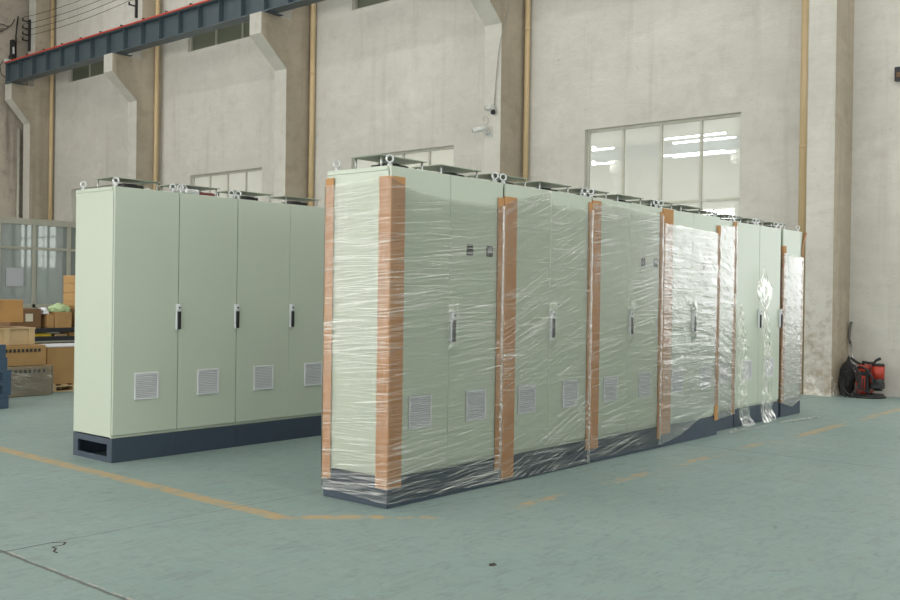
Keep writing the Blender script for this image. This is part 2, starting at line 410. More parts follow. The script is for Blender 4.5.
WN = [0]
def window(y0, y1, z0, z1, x, nx, transom, pane_m, frame_m, depth=.10):
    """steel-framed window set in the wall opening; x = plane of the glass"""
    WN[0] += 1
    s = .045
    bm = B()
    xa, xb = x-depth/2, x+depth/2
    box(bm, xa, xb, y0, y0+s, z0, z1); box(bm, xa, xb, y1-s, y1, z0, z1)
    box(bm, xa, xb, y0+s, y1-s, z0, z0+s); box(bm, xa, xb, y0+s, y1-s, z1-s, z1)
    for i in range(1, nx):
        yc = y0+(y1-y0)*i/nx; box(bm, xa+.01, xb-.01, yc-s/2, yc+s/2, z0+s, z1-s)
    if transom: box(bm, xa+.02, xb-.02, y0+s, y1-s, transom-.02, transom+.02)
    fr = structure(obj('window_%d' % WN[0], bm, frame_m))
    bm = B(); box(bm, x-.004, x+.004, y0+.02, y1-.02, z0+.02, z1-.02)
    obj('pane', bm, pane_m, fr)
    return fr
for k, h in enumerate(low):
    lit = k == 4
    window(*h, XW+.13, 4, 2.98, M['day_back'] if lit else M['pane'], M['steel'])
for k, h in enumerate(high[:5]):
    window(*h, XW+.13, 3, None, M['pane_dark'], M['frame_grey'])
for h in high[5:]:
    window(*h, XW+.13, 3, None, M['pane_dark'], M['frame_grey'])
for a, b_ in right_holes:  # added glowing windows, unseen, for more light on the cabinet fronts
    WN[0] += 1; bm = B(); s_ = .05; yq = YN-.16
    for (xa, xb, za, zb) in ((a, a+s_, .25, 5.6), (b_-s_, b_, .25, 5.6), (a+s_, b_-s_, .25, .25+s_), (a+s_, b_-s_, 5.6-s_, 5.6), (a+s_, b_-s_, 3.4, 3.45), ((a+b_)/2-.025, (a+b_)/2+.025, .25+s_, 5.6-s_)):
        box(bm, xa, xb, yq-.05, yq+.05, za, zb)
    fr = structure(obj('window_%d' % WN[0], bm, M['steel']))
    bm = B(); box(bm, a+.02, b_-.02, yq-.004, yq+.004, .27, 5.58); obj('pane', bm, M['fill_right'], fr)
for h in front_holes:
    window(*h, XO-.15, 4, 3.6, M['day_left'] if h[0] > 10 else M['day_front'], M['steel'])

# columns with the crane corbel
def column_mesh(tip=13.39):
    bm = B()
    prism(bm, [(14.127, 0), (XW+.02, 0), (XW+.02, ZC), (14.25, ZC), (14.25, 7.43), (tip, 7.43), (tip, 6.97), (14.127, 6.33)], 0, .40)
    bmesh.ops.bevel(bm, geom=[e for e in bm.edges if abs((e.verts[0].co-e.verts[1].co).z) > .1], offset=.012, segments=1, affect='EDGES')
    bm.normal_update()
    for f in bm.faces: f.material_index = 1 if abs(f.normal.y) > .8 else 0  # side faces take a darker, browner plaster than the fronts
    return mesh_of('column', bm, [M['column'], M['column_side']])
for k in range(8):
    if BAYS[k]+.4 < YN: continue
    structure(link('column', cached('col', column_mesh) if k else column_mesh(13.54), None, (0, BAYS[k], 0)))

# crane runway beam
def runway(x, name, label, z0, z1, y0, y1, rail=True):
    t = thing(name, label, 'crane beam', (x, y0, z0))
    Ly = y1-y0; H = z1-z0
    bm = B()
    box(bm, -.015, .015, 0, Ly, .02, H-.02); box(bm, -.15, .15, 0, Ly, 0, .022); box(bm, -.15, .15, 0, Ly, H-.022, H)
    obj('girder', bm, M['beam'], t)
    def stiff():
        b2 = B(); box(b2, -.14, -.016, -.006, .006, .023, H-.023); return mesh_of('stiffener', b2, M['beam'])
    n = int(Ly/.80)
    for i in range(n+1):
        link('stiffener', cached(name+'s', stiff), t, (0, .04+i*.80, 0))
    if rail:
        bm = B(); box(bm, -.035, .035, 0, Ly, H, H+.09, .006); obj('rail', bm, M['beam'], t)
        bm = B(); box(bm, -.175, -.135, 0, Ly, H+.004, H+.042, .004); r = obj('conductor_rail', bm, M['red'], t)
        def bolt():
            b2 = B(); box(b2, -.185, -.125, -.025, .025, H+.04, H+.075, .005); return mesh_of('clip', b2, M['black'])
        for i in range(int(Ly/1.0)): link('clip', cached(name+'c', bolt), r, (0, .5+i*1.0, 0))
    return t
rb = runway(13.62, 'crane_runway_beam', 'long blue-grey steel crane beam with red rail resting on the wall brackets', 7.455, 8.03, -15.9, 28.98)
for k in range(8):
    if BAYS[k] < YN: continue
    bm = B(); box(bm, -.15, .30, BAYS[k]-.1+15.9, BAYS[k]+.45+15.9 if k else 28.98+15.9, -.02, -.002); obj('bearing_plate', bm, M['beam'], rb)
runway(-10.0, 'crane_runway_beam', 'far side steel crane beam behind the camera, mirrored in the big window', 7.78, 8.38, -15.9, 28.98, False)
for y in (-12, -6, 0, 6, 12, 18, 24):
    bm = B(); box(bm, -10.99, -10.2, y-.2, y+.2, 0, 7.77); box(bm, -10.2, -9.8, y-.2, y+.2, 7.2, 7.77)
    structure(obj('column', bm, M['column']))

# lit tubes on the far side, seen mirrored in the big window
def lamp(x, y, z, ln, label, group, rot=0):
    t = thing('tube_light', label, 'lamp', (x, y, z), rot, group)
    bm = B(); box(bm, -.16, -.04, 0, ln, -.03, .03, .008); obj('housing', bm, M['tube_body'], t)
    bm = B(); cyl(bm, (0, .03, 0), (0, ln-.03, 0), .035, 10); obj('tube', bm, M['tube'], t)
    for q in (.15, ln-.15):
        bm = B(); box(bm, -.26, -.16, q-.02, q+.02, -.02, .02); obj('hanger', bm, M['tube_body'], t)
for (y, z, ln) in ((18.34, 8.47, 2.95), (17.9, 8.25, 2.95), (18.34, 7.71, 2.95), (17.9, 7.64, 2.95), (23.87, 8.30, 2.4), (24.9, 8.44, 1.6), (23.87, 7.63, 2.4), (24.9, 7.74, 1.6)):
    lamp(-9.6, y, z, ln, 'lit white tube lamp hung on the far crane beam, mirrored in the big window', 'tube lamps mirrored in the big window')

for (x, y) in ((5.0, -5.0), (9.0, -5.0), (12.5, -5.0), (5.0, -10.5), (9.0, -10.5), (12.5, -10.5), (12.5, 0.2)):  # unseen lamps added to strike glints on the front film
    lamp(x, y, 6.6, 2.9, 'added white tube lamp under the roof, out of view to the right, for film glints', 'added tube lamps out of view at the right', .4)

# drain pipes
def pipe(x, y, r, z0, z1, label, mat='pipe'):
    t = thing('drainpipe', label, 'pipe', (x, y, z0))
    bm = B(); cyl(bm, (0, 0, 0), (0, 0, z1-z0), r, 18); obj('pipe', bm, M[mat], t)
    z = .9
    while z < z1-z0-.2:
        bm = B(); cyl(bm, (0, 0, z), (0, 0, z+.05), r*1.07, 18); obj('collar', bm, M[mat], t); z += 2.7
    return t
pipe(14.74, 28.61, .058, 0, 10.9, 'yellowed drainpipe beside the leftmost wall column, in the far corner')
pipe(14.66, 22.84, .055, 0, 10.9, 'yellowed drainpipe beside the second wall column from the left')
pipe(14.775, 16.79, .062, 0, 10.9, 'yellowed drainpipe beside the third wall column, above the plain cabinets')
pipe(14.765, 10.80, .050, 0, 10.9, 'thin yellowed drainpipe beside the column that carries the security cameras')
pipe(14.325, 5.402, .086, 0, 10.9, 'thick yellow-tan drainpipe on the rightmost column, rising behind the last wrapped cabinet')
pipe(14.07, 29.29, .045, 0, 6.2, 'thin pale pipe on the dingy end wall at far left', 'steel')

# ------------------------------------------------------------------ cabinets
def side_panel_mesh(d, rim):
    b = B()
    box(b, 0, .012, .024, d, .20, 2.2, .003)
    # folded rim along the top and front
    if rim: box(b, -.006, .0, .030, d-.006, 2.170, 2.196, .002)
    return mesh_of('side_panel', b, M['cab'])
def body_mesh(w, d):
    b = B()
    box(b, .013, w-.002, .026, d-.012, .196, 2.17, .004); box(b, .0, w, .020, d, 2.165, 2.2, .004)
    box(b, .0, w, .014, .03, .193, .213, .002)
    return mesh_of('body', b, M['cab'])
def door_mesh(x0, x1):
    b = B(); box(b, x0, x1, 0, .018, .217, 2.196, .003); return mesh_of('door', b, M['cab'])
def seal_mesh(w):
    b = B(); box(b, .004, w-.004, .0185, .0255, .215, 2.19); return mesh_of('door_seal', b, M['cab_dark'])
def plinth_mesh(w, d, open_end):
    b = B(); t = .012
    if open_end:
        box(b, 0, w, 0, t, 0, .19, .003); box(b, 0, w, d-t, d, 0, .19, .003); box(b, w-t, w, t, d-t, 0, .19)
        for (y0, y1, z0, z1) in ((t, .075, 0, .19), (d-.075, d-t, 0, .19), (.075, d-.075, 0, .045), (.075, d-.075, .142, .19)):
            box(b, 0, .02, y0, y1, z0, z1)
        box(b, .02, w-t, t, d-t, .175, .188)
    else:
        box(b, 0, w, 0, d, 0, .19, .003)
    return mesh_of('plinth', b, M['plinth'])
def handle_mesh():
    b = B()
    box(b, -.019, .019, -.012, -.001, -.108, .108, .005)
    box(b, -.019, -.009, -.024, -.010, -.106, .100, .004); box(b, -.019, .019, -.032, -.010, .045, .108, .008)
    box(b, -.008, .018, -.035, -.011, -.102, .046, .004, 1)
    cyl(b, (.002, -.031, .078), (.002, -.035, .078), .008, 12, mi=1)
    return mesh_of('handle', b, [M['handle'], M['black']])
def vent_mesh():
    b = B(); w, h = .222, .217; f = .014
    box(b, 0, f, -.012, 0, 0, h, .003); box(b, w-f, w, -.012, 0, 0, h, .003)
    box(b, f, w-f, -.012, 0, 0, f, .003); box(b, f, w-f, -.012, 0, h-f, h, .003)
    box(b, f, w-f, -.003, 0, f, h-f, 0, 1)
    n = 13
    for i in range(n):
        z = f+(h-2*f)*(i+.5)/n
        mt = Matrix.Translation((0, -.006, z)) @ Matrix.Rotation(.6, 4, 'X') @ Matrix.Translation((0, .006, -z))
        box(b, f, w-f, -.0095, -.0025, z-.0042, z+.0042, 0, 0, mt)
    for (x, z) in ((w/2, h-.009), (w/2, .009), (.009, h/2), (w-.009, h/2)): box(b, x-.008, x+.008, -.0125, -.011, z-.005, z+.005)
    return mesh_of('vent_grille', b, [M['vent'], M['vent_in']])
def meter_mesh(kind):
    b = B(); box(b, 0, .070, -.006, 0, 0, .078, .003)
    if kind == 0:
        for z in (.014, .030, .052): box(b, .006, .064, -.0072, -.0058, z-.003, z+.003, 0, 1)
        for x in (.018, .035, .052): box(b, x-.003, x+.003, -.0072, -.0058, .008, .034, 0, 1)
    else:
        box(b, .010, .060, -.0072, -.0058, .026, .066, 0, 2); box(b, .012, .024, -.0074, -.0058, .010, .018, 0, 1)
    return mesh_of('meter', b, [M['black'], M['white_print'], M['vent_in']])
def plate_mesh():
    b = B(); box(b, -.23, .23, -.14, .14, .086, .092, .001); return mesh_of('roof_plate', b, M['plate'])
def spacer_mesh():
    b = B(); cyl(b, (0, 0, .0), (0, 0, .086), .007, 8); return mesh_of('spacer', b, M['zinc'])
def fan_mesh():
    b = B(); box(b, -.09, .09, -.09, .09, 0, .05, .006)
    cyl(b, (0, 0, .05), (0, 0, .058), .075, 20)
    for i in range(5): box(b, -.085+i*.04, -.07+i*.04, -.096, -.09, .006, .044)
    return mesh_of('fan', b, M['black'])
def eye_mesh():
    b = B(); cyl(b, (0, 0, 0), (0, 0, .016), .017, 12); cyl(b, (0, 0, .012), (0, 0, .026), .008, 10); ring(b, (0, 0, .047), .022, .0068, 'y', 20, 8)
    bmesh.ops.rotate(b, verts=b.verts[:], cent=(0, 0, 0), matrix=Matrix.Rotation(-.75, 3, 'Z'))
    return mesh_of('lifting_eye', b, M['zinc'])

def cabinet(x, y, w, d, doors, label, group, open_end=False, left_panel=True, rim=False, vents=True, meters=(), handle_x=(), eyes=((.036, .05), (.036, .55), (-.036, .05), (-.036, .55)), plates=None):
    t = thing('electrical_cabinet', label, 'cabinet', (x, y, 0), 0, group)
    link('plinth', cached(('pl', w, d, open_end), lambda: plinth_mesh(w, d, open_end)), t)
    link('body', cached(('bo', w, d), lambda: body_mesh(w, d)), t)
    if left_panel: link('side_panel', cached(('sp', d, rim), lambda: side_panel_mesh(d, rim)), t, (.0, 0, 0))
    link('door_seal', cached(('se', w), lambda: seal_mesh(w)), t)
    ds = []
    n = len(doors)
    for i, (x0, x1) in enumerate(doors):
        dr = link('door', cached(('do', round(x0, 4), round(x1, 4)), lambda: door_mesh(x0, x1)), t); ds.append(dr)
        if vents: link('vent_grille', cached('ve', vent_mesh), dr, ((x0+x1)/2-.108, 0, .490))
    for (i, hx) in handle_x: link('handle', cached('ha', handle_mesh), ds[i], (hx-.004, 0, 1.157))
    for (i, mx, k) in meters: link('meter', cached(('me', k), lambda: meter_mesh(k)), ds[i], (mx, 0, 1.652))
    for px in (plates if plates is not None else [(a+b)/2 for a, b in ([(0, .6), (.6, 1.2)] if w > 1 else [(0, .6)])]):
        p = link('roof_plate', cached('rp', plate_mesh), t, (px, .31, 2.2))
        for sx, sy in ((-.2, -.12), (.2, -.12), (-.2, .12), (.2, .12)): link('spacer', cached('spc', spacer_mesh), p, (sx, sy, 0))
        link('fan', cached('fan', fan_mesh), t, (px, .31, 2.2))
    for ex, ey in eyes:
        link('lifting_eye', cached('eye', eye_mesh), t, (ex if ex > 0 else w+ex, ey, 2.2))
    return t

XA, YA, XB, YB = 4.505, 4.353, 4.168, 7.06
GB = 'plain sage cabinets'
W6, W12 = .598, 1.197
cabinet(XB, YB, W6, .6, [(.002, W6-.004)], 'unwrapped sage cabinet at the left end, with an open slot in its dark plinth', GB, True, rim=True, handle_x=[(0, W6-.008)])
cabinet(XB+.6, YB, W6, .6, [(.002, W6-.004)], 'unwrapped sage single-door cabinet between the left end cabinet and the two-door one', GB, handle_x=[(0, W6-.008)])
cabinet(XB+1.2, YB, W12, .6, [(.002, .597), (.600, W12-.002)], 'unwrapped sage two-door cabinet whose right door goes behind the nearest wrapped cabinet', GB, handle_x=[(1, .620)])
# hook on the second plain cabinet roof, with red light painted beside it
t = thing('lifting_shackle', 'grey steel shackle with a painted red strap lying on the second plain cabinet roof', 'shackle', (XB+.6+.16, YB+.085, 2.2005))
bm = B(); box(bm, -.065, .075, -.03, .03, 0, .045, .012); ring(bm, (-.07, 0, .045), .030, .010, 'y'); obj('shackle', bm, M['zinc'], t)
bm = B(); box(bm, .08, .24, -.02, .02, .0, .03, .008); obj('shine', bm, M['maroon'], t)  # maroon block standing in for red light near the roof plate

GA = 'wrapped sage cabinets'
WA = 1.176
DA = [(.002, WA/2-.0015), (WA/2+.0015, WA-.002)]
common = dict(handle_x=[(1, WA/2+.022)])
LA = ['nearest wrapped two-door cabinet, with two black meters and its end in view',
      'second wrapped two-door cabinet from the near end, under film pulled to a peak',
      'third wrapped cabinet from the near end, two small black meters near its right edge',
      'fourth wrapped two-door cabinet, covered in the most brightly glinting creased film']
for k in range(4):
    mt = []
    if k == 0: mt = [(1, .763, 0), (1, .985, 1)]
    if k == 2: mt = [(1, .795, 0), (1, 1.020, 1)]
    if k == 3: mt = [(1, .790, 0), (1, 1.010, 1)]
    cabinet(XA+1.2*k, YA, WA, .6, DA, LA[k], GA, meters=mt, rim=k == 0, **common)
YC = YA+.112
cabinet(9.33, YC, .585, .6, [(.002, .581)], 'narrow wrapped cabinet set back beyond the brightly glinting one', GA, handle_x=[], vents=True)
cabinet(9.935, YC, W6, .6, [(.002, W6-.004)], 'sage-green cabinet with bare front and torn film hanging at its left side', GA, handle_x=[(0, W6-.008)])
cabinet(10.535, YC, W6, .6, [(.002, W6-.004)], 'sage-green cabinet with bare front just before the last wrapped cabinet', GA, handle_x=[(0, W6-.008)])
cabinet(11.20, YC, .60, .6, [(.002, .596)], 'last wrapped cabinet in the row, beside the thick drainpipe', GA, vents=False)

# ------------------------------------------------------------------ edge protectors
def protector(name, x, y, sx, sy, lx, ly, z0, z1, label, group='cardboard edge protectors', th=.004, flare=None, mat='card'):
    """L-shaped board on a vertical corner; sx, sy = direction of each leg; lx, ly = leg lengths"""
    n = 24; prof = []
    # outer then inner polyline of the L (rounded corner)
    r = .010
    out = [(sx*lx, 0)]
    for k in range(6):
        a = k/5*math.pi/2; out.append((sx*(r-r*math.sin(a)), sy*(r-r*math.cos(a))))
    out.append((0, sy*ly))
    inn = [(sx*lx, sy*th)]
    for k in range(6):
        a = k/5*math.pi/2; inn.append((sx*(r-(r-th)*math.sin(a)), sy*(r-(r-th)*math.cos(a))))
    inn.append((sx*th, sy*ly))
    prof = out+list(reversed(inn))
    bm = B(); rows = []
    for j in range(n+1):
        f = j/n; z = z0+(z1-z0)*f
        ox = oy = 0
        if flare: q = max(0, z-flare[0])/(z1-flare[0]); ox, oy = flare[1]*q*q, flare[2]*q*q
        rows.append([bm.verts.new((px+ox, py+oy, z-z0)) for px, py in prof])
    m = len(prof)
    for j in range(n):
        for i in range(m):
            fc = bm.faces.new((rows[j][i], rows[j][(i+1) % m], rows[j+1][(i+1) % m], rows[j+1][i])); fc.smooth = False
    bm.faces.new(rows[0]); bm.faces.new(list(reversed(rows[-1])))
    o = obj(name, bm, M[mat], None, (x, y, z0))
    return tag(o, label, 'edge protector', group)
EP = 'edge_protector'
def A(k): return XA+1.2*k
E_, G_ = .008, .010
protector(EP, XA-.0125, YA-G_, 1, 1, .135, .105, .125, 2.13, 'wide brown cardboard edge strip folded over the nearest corner of the nearest wrapped cabinet')
protector(EP, XA-.0125, YA+.6+E_, 1, -1, .05, .085, .128, 2.15, 'cardboard edge strip on the back left corner of the nearest wrapped cabinet')
# pairs of strips between neighbouring cabinets
protector(EP, A(0)+WA+E_, YA-G_, -1, 1, .078, .075, .10, 2.085, 'narrow cardboard edge strip on the right edge of the nearest wrapped cabinet')
protector(EP, A(1)-E_, YA-G_, 1, 1, .145, .075, .03, 2.10, 'wide cardboard edge strip on the left edge of the second wrapped cabinet')
protector(EP, A(1)+WA+E_, YA-G_, -1, 1, .066, .075, .115, 2.15, 'film-covered cardboard edge strip on the right edge of the second wrapped cabinet')
protector(EP, A(2)-E_, YA-G_, 1, 1, .118, .075, .12, 2.17, 'cardboard edge strip on the left edge of the third wrapped cabinet')
protector(EP, A(2)+WA+E_, YA-G_, -1, 1, .066, .075, .085, 2.16, 'pale film-covered cardboard edge strip on the right edge of the third wrapped cabinet')
protector(EP, A(3)-E_, YA-G_, 1, 1, .178, .075, .12, 2.195, 'tall cardboard edge strip on the left edge of the brightly glinting fourth wrapped cabinet')
protector(EP, A(3)+WA+E_, YA-G_, -1, 1, .088, .075, .15, 2.11, 'cardboard edge strip on the right edge of the brightly glinting fourth wrapped cabinet')
protector(EP, 9.33+.585+.0075, YC-G_, -1, 1, .095, .075, .15, 2.19, 'cardboard edge strip at the right edge of the narrow set-back wrapped cabinet')
protector(EP, 11.20-E_, YC-G_, 1, 1, .085, .075, .17, 2.00, 'cardboard edge strip on the left edge of the last wrapped cabinet')
protector(EP, 11.80+E_, YC-G_, -1, 1, .055, .09, .20, 2.19, 'cardboard edge strip bent outward at the top right of the last wrapped cabinet', flare=(1.93, .07, -.02), mat='card_dark')

# ------------------------------------------------------------------ stretch film
def lerp_path(p, s):
    for (a, b) in zip(p, p[1:]):
        if s <= b[0]:
            t_ = (s-a[0])/max(1e-6, b[0]-a[0]); return a[1]+(b[1]-a[1])*max(0, min(1, t_))
    return p[-1][1]
def wrap(x0, x1, y0, y1, top, bot, label, mat, seed, amp=.0016, off_f=.0150, off_s=.0103, off_l=None, bumps=(), tilt=.1, bulge=.013):
    """film wound around a cabinet: a closed loop of fine wrinkles; s runs from the back left corner, along the end, the front, the right side, the back"""
    X0, X1, Y0, Y1 = x0-(off_l or off_s), x1+off_s, y0-off_f, y1+off_s
    d, wd = Y1-Y0, X1-X0;     P_ = 2*(d+wd)
    N_ = int(P_/.016); NZ = 110
    bm = B(); uvl = bm.loops.layers.uv.new('UVMap'); grid = []
    for i in range(N_):
        s = P_*i/N_
        if s < d: p, nrm, side = (X0, Y1-s), (-1, 0), s; e = min(s, d-s)
        elif s < d+wd: p, nrm = (X0+s-d, Y0), (0, -1); e = min(s-d, d+wd-s)
        elif s < 2*d+wd: p, nrm = (X1, Y0+s-d-wd), (1, 0); e = min(s-d-wd, 2*d+wd-s)
        else: p, nrm = (X1-(s-2*d-wd), Y1), (0, 1); e = min(s-2*d-wd, P_-s)
        cr = 0
        front = nrm == (0, -1)
        flat = front or (nrm == (-1, 0) and seed == 1)
        # on the front the film sinks back to the door between the protectors
        sink = 0
        zt, zb = lerp_path(top, s), lerp_path(bot, s)
        zt += .012*noise.noise((s*9, seed, 3)); zb += .010*noise.noise((s*9, seed, 7))
        rowv = []
        for j in range(NZ+1):
            z = zb+(zt-zb)*j/NZ
            a = amp*(1 if flat else .12)*min(1, e/.05)
            h = noise.noise((s*1.6, z*22+s*tilt*22, seed*7.3))*.6+noise.noise((s*4, z*60+s*tilt*60, seed*3.1))*.4+noise.noise((s*9, z*9, seed*5.7))*.5
            h *= a
            k = sink
            if front:
                for (bx, bz, bw, bh, bd) in bumps:
                    q = max(abs(p[0]-bx)/bw, abs(z-bz)/bh)
                    k -= bd*max(0, min(1, (1.55-q)*2.2))
            if front and s > d+wd/2 and e < .075 and bulge:   # bunched film over the strip on the right edge
                q = e/.075; h += bulge*math.sin(math.pi*q)**1.5*(.75+.5*noise.noise((z*7, seed, 2)))+.004*math.sin(math.pi*q)*noise.noise((z*26, s*30, seed))
            h = max(h, -.0018)
            o = h-k-cr
            rowv.append((bm.verts.new((p[0]+nrm[0]*o, p[1]+nrm[1]*o, z)), s, z))
        grid.append(rowv)
    for i in range(N_):
        A_, B_ = grid[i], grid[(i+1) % N_]
        for j in range(NZ):
            q = (A_[j], B_[j], B_[j+1], A_[j+1]); f = bm.faces.new([v[0] for v in q]); f.smooth = True
            if bulge and d+wd-.064 < A_[j][1] < d+wd-.004: f.material_index = 1
            for lp, v in zip(f.loops, q):
                s_ = v[1]
                if i == N_-1 and v in B_: s_ = P_
                lp[uvl].uv = (s_, v[2])
    me = bpy.data.meshes.new('stretch_wrap'); bm.to_mesh(me); bm.free(); me.materials.append(mat); me.materials.append(FB)
    return tag(link('stretch_wrap', me), label, 'stretch film', 'stretch film wraps')
def hb(k): return [(A(k)+WA/2+.022, 1.155, .026, .118, .024)]
FM = [film_mat('film_clear', .015, .62, -.10, 1, 1.0, .005, 1.1, .014), film_mat('film_slanted', .015, .58, -.24, 2, 1.0, .005, .95, .014),
      film_mat('film_soft', .015, .50, -.14, 3, 1.0, .005, .85, .014), film_mat('film_glinting', .01, .50, -.05, 4, 2.6, .015, .62, .02, .22, .34, 1.5, .025),
      film_mat('film_crinkled', .02, .50, .1, 5, 2.6, .018, .62, .02, .2, .45, 2.0, .025), film_mat('film_foil', .02, .55, .1, 6, 2.6, .022, .7, .02, .2, .9, 4.0, .025)]
FB = film_mat('film_bunched', .16, .7, .15, 8, 2.4, .012, .7, .02, .3, .6)  # bunched film; extra white haze and streaks stand in for its shine
wrap(A(0), A(0)+WA, YA, YA+.6, [(0, 2.10), (.30, 2.115), (.64, 2.125), (.86, 2.06), (1.2, 2.03), (1.85, 2.03), (2.5, 2.03), (3.6, 2.1)],
     [(0, .055), (.3, .05), (.64, .03), (1.0, .03), (1.83, .02), (4, .05)], 'clear film wound around the nearest wrapped cabinet and its cardboard corners', FM[0], 1, off_l=.0165, bumps=hb(0), tilt=-.10)
wrap(A(1), A(1)+WA, YA, YA+.6, [(0, 2.03), (.64, 2.05), (.80, 2.10), (1.20, 2.195), (1.26, 2.10), (1.85, 2.085), (4, 2.05)],
     [(0, .03), (.64, .012), (1.83, .012), (4, .05)], 'clear film on the second wrapped cabinet, pulled to a peak at its top middle', FM[1], 2, bumps=hb(1), tilt=-.24)
wrap(A(2), A(2)+WA, YA, YA+.6, [(0, 2.14), (.64, 2.15), (.9, 2.16), (1.85, 2.13), (4, 2.1)],
     [(0, .03), (.64, .03), (1.83, .03), (4, .05)], 'clear smooth film on the third wrapped cabinet from the near end', FM[2], 3, bumps=hb(2), tilt=-.14)
wrap(A(3), A(3)+WA, YA, YA+.6, [(0, 2.06), (.64, 2.06), (1.85, 2.03), (4, 2.05)],
     [(0, .03), (.64, .03), (1.0, .08), (1.83, .33), (4, .3)], 'heavily creased glinting film on the fourth wrapped cabinet', FM[3], 4, amp=.0028, bumps=hb(3), tilt=.05)
wrap(9.33, 9.33+.585, YC, YC+.6, [(0, 2.1), (.64, 2.12), (1.3, 2.15), (4, 2.1)], [(0, .1), (.64, .12), (1.3, .15), (4, .1)],
     'crinkled film around the narrow set-back cabinet', FM[4], 5, amp=.0028, tilt=.1)
wrap(11.20, 11.80, YC, YC+.6, [(0, 1.9), (.64, 1.92), (1.2, 1.88), (4, 1.9)], [(0, .16), (.64, .16), (.95, .10), (1.25, .19), (4, .2)],
     'shiny crinkled film around the last wrapped cabinet in the row', FM[5], 6, amp=.0028, tilt=.1)

def drape(name, label, centre, width, z1, mat, y, seed, folds=5, depth=.03):
    """torn film hanging in folds: centre(f), width(f) along x with f = 0 at the top"""
    bm = B(); uvl = bm.loops.layers.uv.new('UVMap'); n, mz = 46, 90; g_ = []
    for j in range(mz+1):
        f = j/mz; z = z1*(1-f)+.012*f
        row = []
        for i in range(n+1):
            u = i/n-.5
            x = centre(f)+u*width(f)
            dy = depth*(.25+.75*f)*math.sin(u*folds*2*math.pi+f*5+seed)*(.4+.6*abs(noise.noise((u*3, f*4, seed))))
            dy += .02*noise.noise((u*9, f*22, seed)) + .012*noise.noise((u*20, f*50, seed))
            yy = y-.012-depth*(.25+.75*f)-.02-abs(0)+dy-.05*max(0, f-.93)/.07*(1+.6*noise.noise((u*6, seed, 1)))
            x += .010*noise.noise((u*7, f*12, seed+4))
            row.append((bm.verts.new((x, min(yy, y-.038), max(.006, z))), i/n*width(f), z))
        g_.append(row)
    for j in range(mz):
        for i in range(n):
            q = (g_[j][i], g_[j][i+1], g_[j+1][i+1], g_[j+1][i]); fc = bm.faces.new([v[0] for v in q]); fc.smooth = True
            for lp, v in zip(fc.loops, q): lp[uvl].uv = (v[1]*2, v[2])
    me = bpy.data.meshes.new(name); bm.to_mesh(me); bm.free(); me.materials.append(mat)
    return tag(link(name, me), label, 'loose film', 'torn film')
FD = film_mat('film_torn', .05, .60, .9, 7, .5, .008, .6)
def pl(*pts): return lambda f: lerp_path(pts, f)
drape('loose_film', 'torn film hanging down to the floor left of the bare cabinet fronts', pl((0, 9.96), (.5, 10.03), (.8, 10.02), (1, 10.10)), pl((0, .04), (.25, .20), (.55, .26), (.8, .18), (1, .34)), 1.33, FD, YC, 1.0)
drape('loose_film', 'torn film hanging from a point on the seam between the two bare cabinet fronts', pl((0, 10.52), (.2, 10.56), (.5, 10.62), (.8, 10.62), (1, 10.62)), pl((0, .015), (.06, .10), (.14, .46), (.19, .40), (.27, .16), (.5, .20), (.75, .24), (1, .34)), 1.74, FD, YC-.02, 2.3, 4, .018)
def scrap(label, x0, x1, y0, y1, seed):
    bm = B(); uvl = bm.loops.layers.uv.new('UVMap'); n, m_ = 50, 10; g_ = []
    for i in range(n+1):
        row = []
        for j in range(m_+1):
            u, v = i/n, j/m_
            x = x0+(x1-x0)*u; y = y0+(y1-y0)*u+(v-.5)*.10*(.4+abs(noise.noise((u*5, seed, 0)))*1.2)
            z = .006+.03*max(0, noise.noise((u*14, v*5, seed)))
            row.append((bm.verts.new((x, y, z)), u*3, v))
        g_.append(row)
    for i in range(n):
        for j in range(m_):
            q = (g_[i][j], g_[i+1][j], g_[i+1][j+1], g_[i][j+1]); fc = bm.faces.new([v[0] for v in q]); fc.smooth = True
            for lp, v in zip(fc.loops, q): lp[uvl].uv = (v[1], v[2])
    me = bpy.data.meshes.new('film_scrap'); bm.to_mesh(me); bm.free(); me.materials.append(FD)
    tag(link('film_scrap', me), label, 'loose film', 'film scraps on the floor')
scrap('crumpled strip of film on the floor under the left torn film', 9.45, 10.25, 4.33, 4.24, 1)
scrap('crumpled strip of film on the floor in front of the last wrapped cabinet', 10.65, 11.55, 4.26, 4.12, 2)

# ------------------------------------------------------------------ items at the left
def carton(name, x, y, z, w, d, h, label, mat='carton', rot=0, prints=0, labels=0, tape=True, group=None):
    t = thing(name, label, 'box', (x, y, z), rot, group)
    bm = B(); box(bm, 0, w, 0, d, 0, h, .006)
    for v in bm.verts:
        v.co += Vector((noise.noise(v.co*6+Vector((x, y, 0))), noise.noise(v.co*6+Vector((0, x, y))), 0))*.008
    obj('carton', bm, M[mat], t)
    if tape:
        bm = B(); box(bm, w/2-.03, w/2+.03, .004, d-.004, h-.002, h+.003); box(bm, w/2-.03, w/2+.03, -.009, .001, h-.10, h-.002); obj('tape', bm, M['paper'] if mat != 'carton_orange' else M['carton'], t)
    for i in range(prints):
        bm = B(); a = w*.26+i*(w*.68/prints); box(bm, a, a+w*.035, -.010, .002, h-.085, h-.045); obj('printed_mark', bm, M['print'], t)
    if prints:
        bm = B(); box(bm, w*.06, w*.2, -.010, .002, h-.085, h-.05); obj('printed_mark', bm, M['print'], t)
    for i in range(labels):
        bm = B(); a = w*(.12+.36*i); box(bm, a, a+w*.24, -.012, .001, h*.35, h*.75); obj('paper_label', bm, M['paper'], t)
    return t
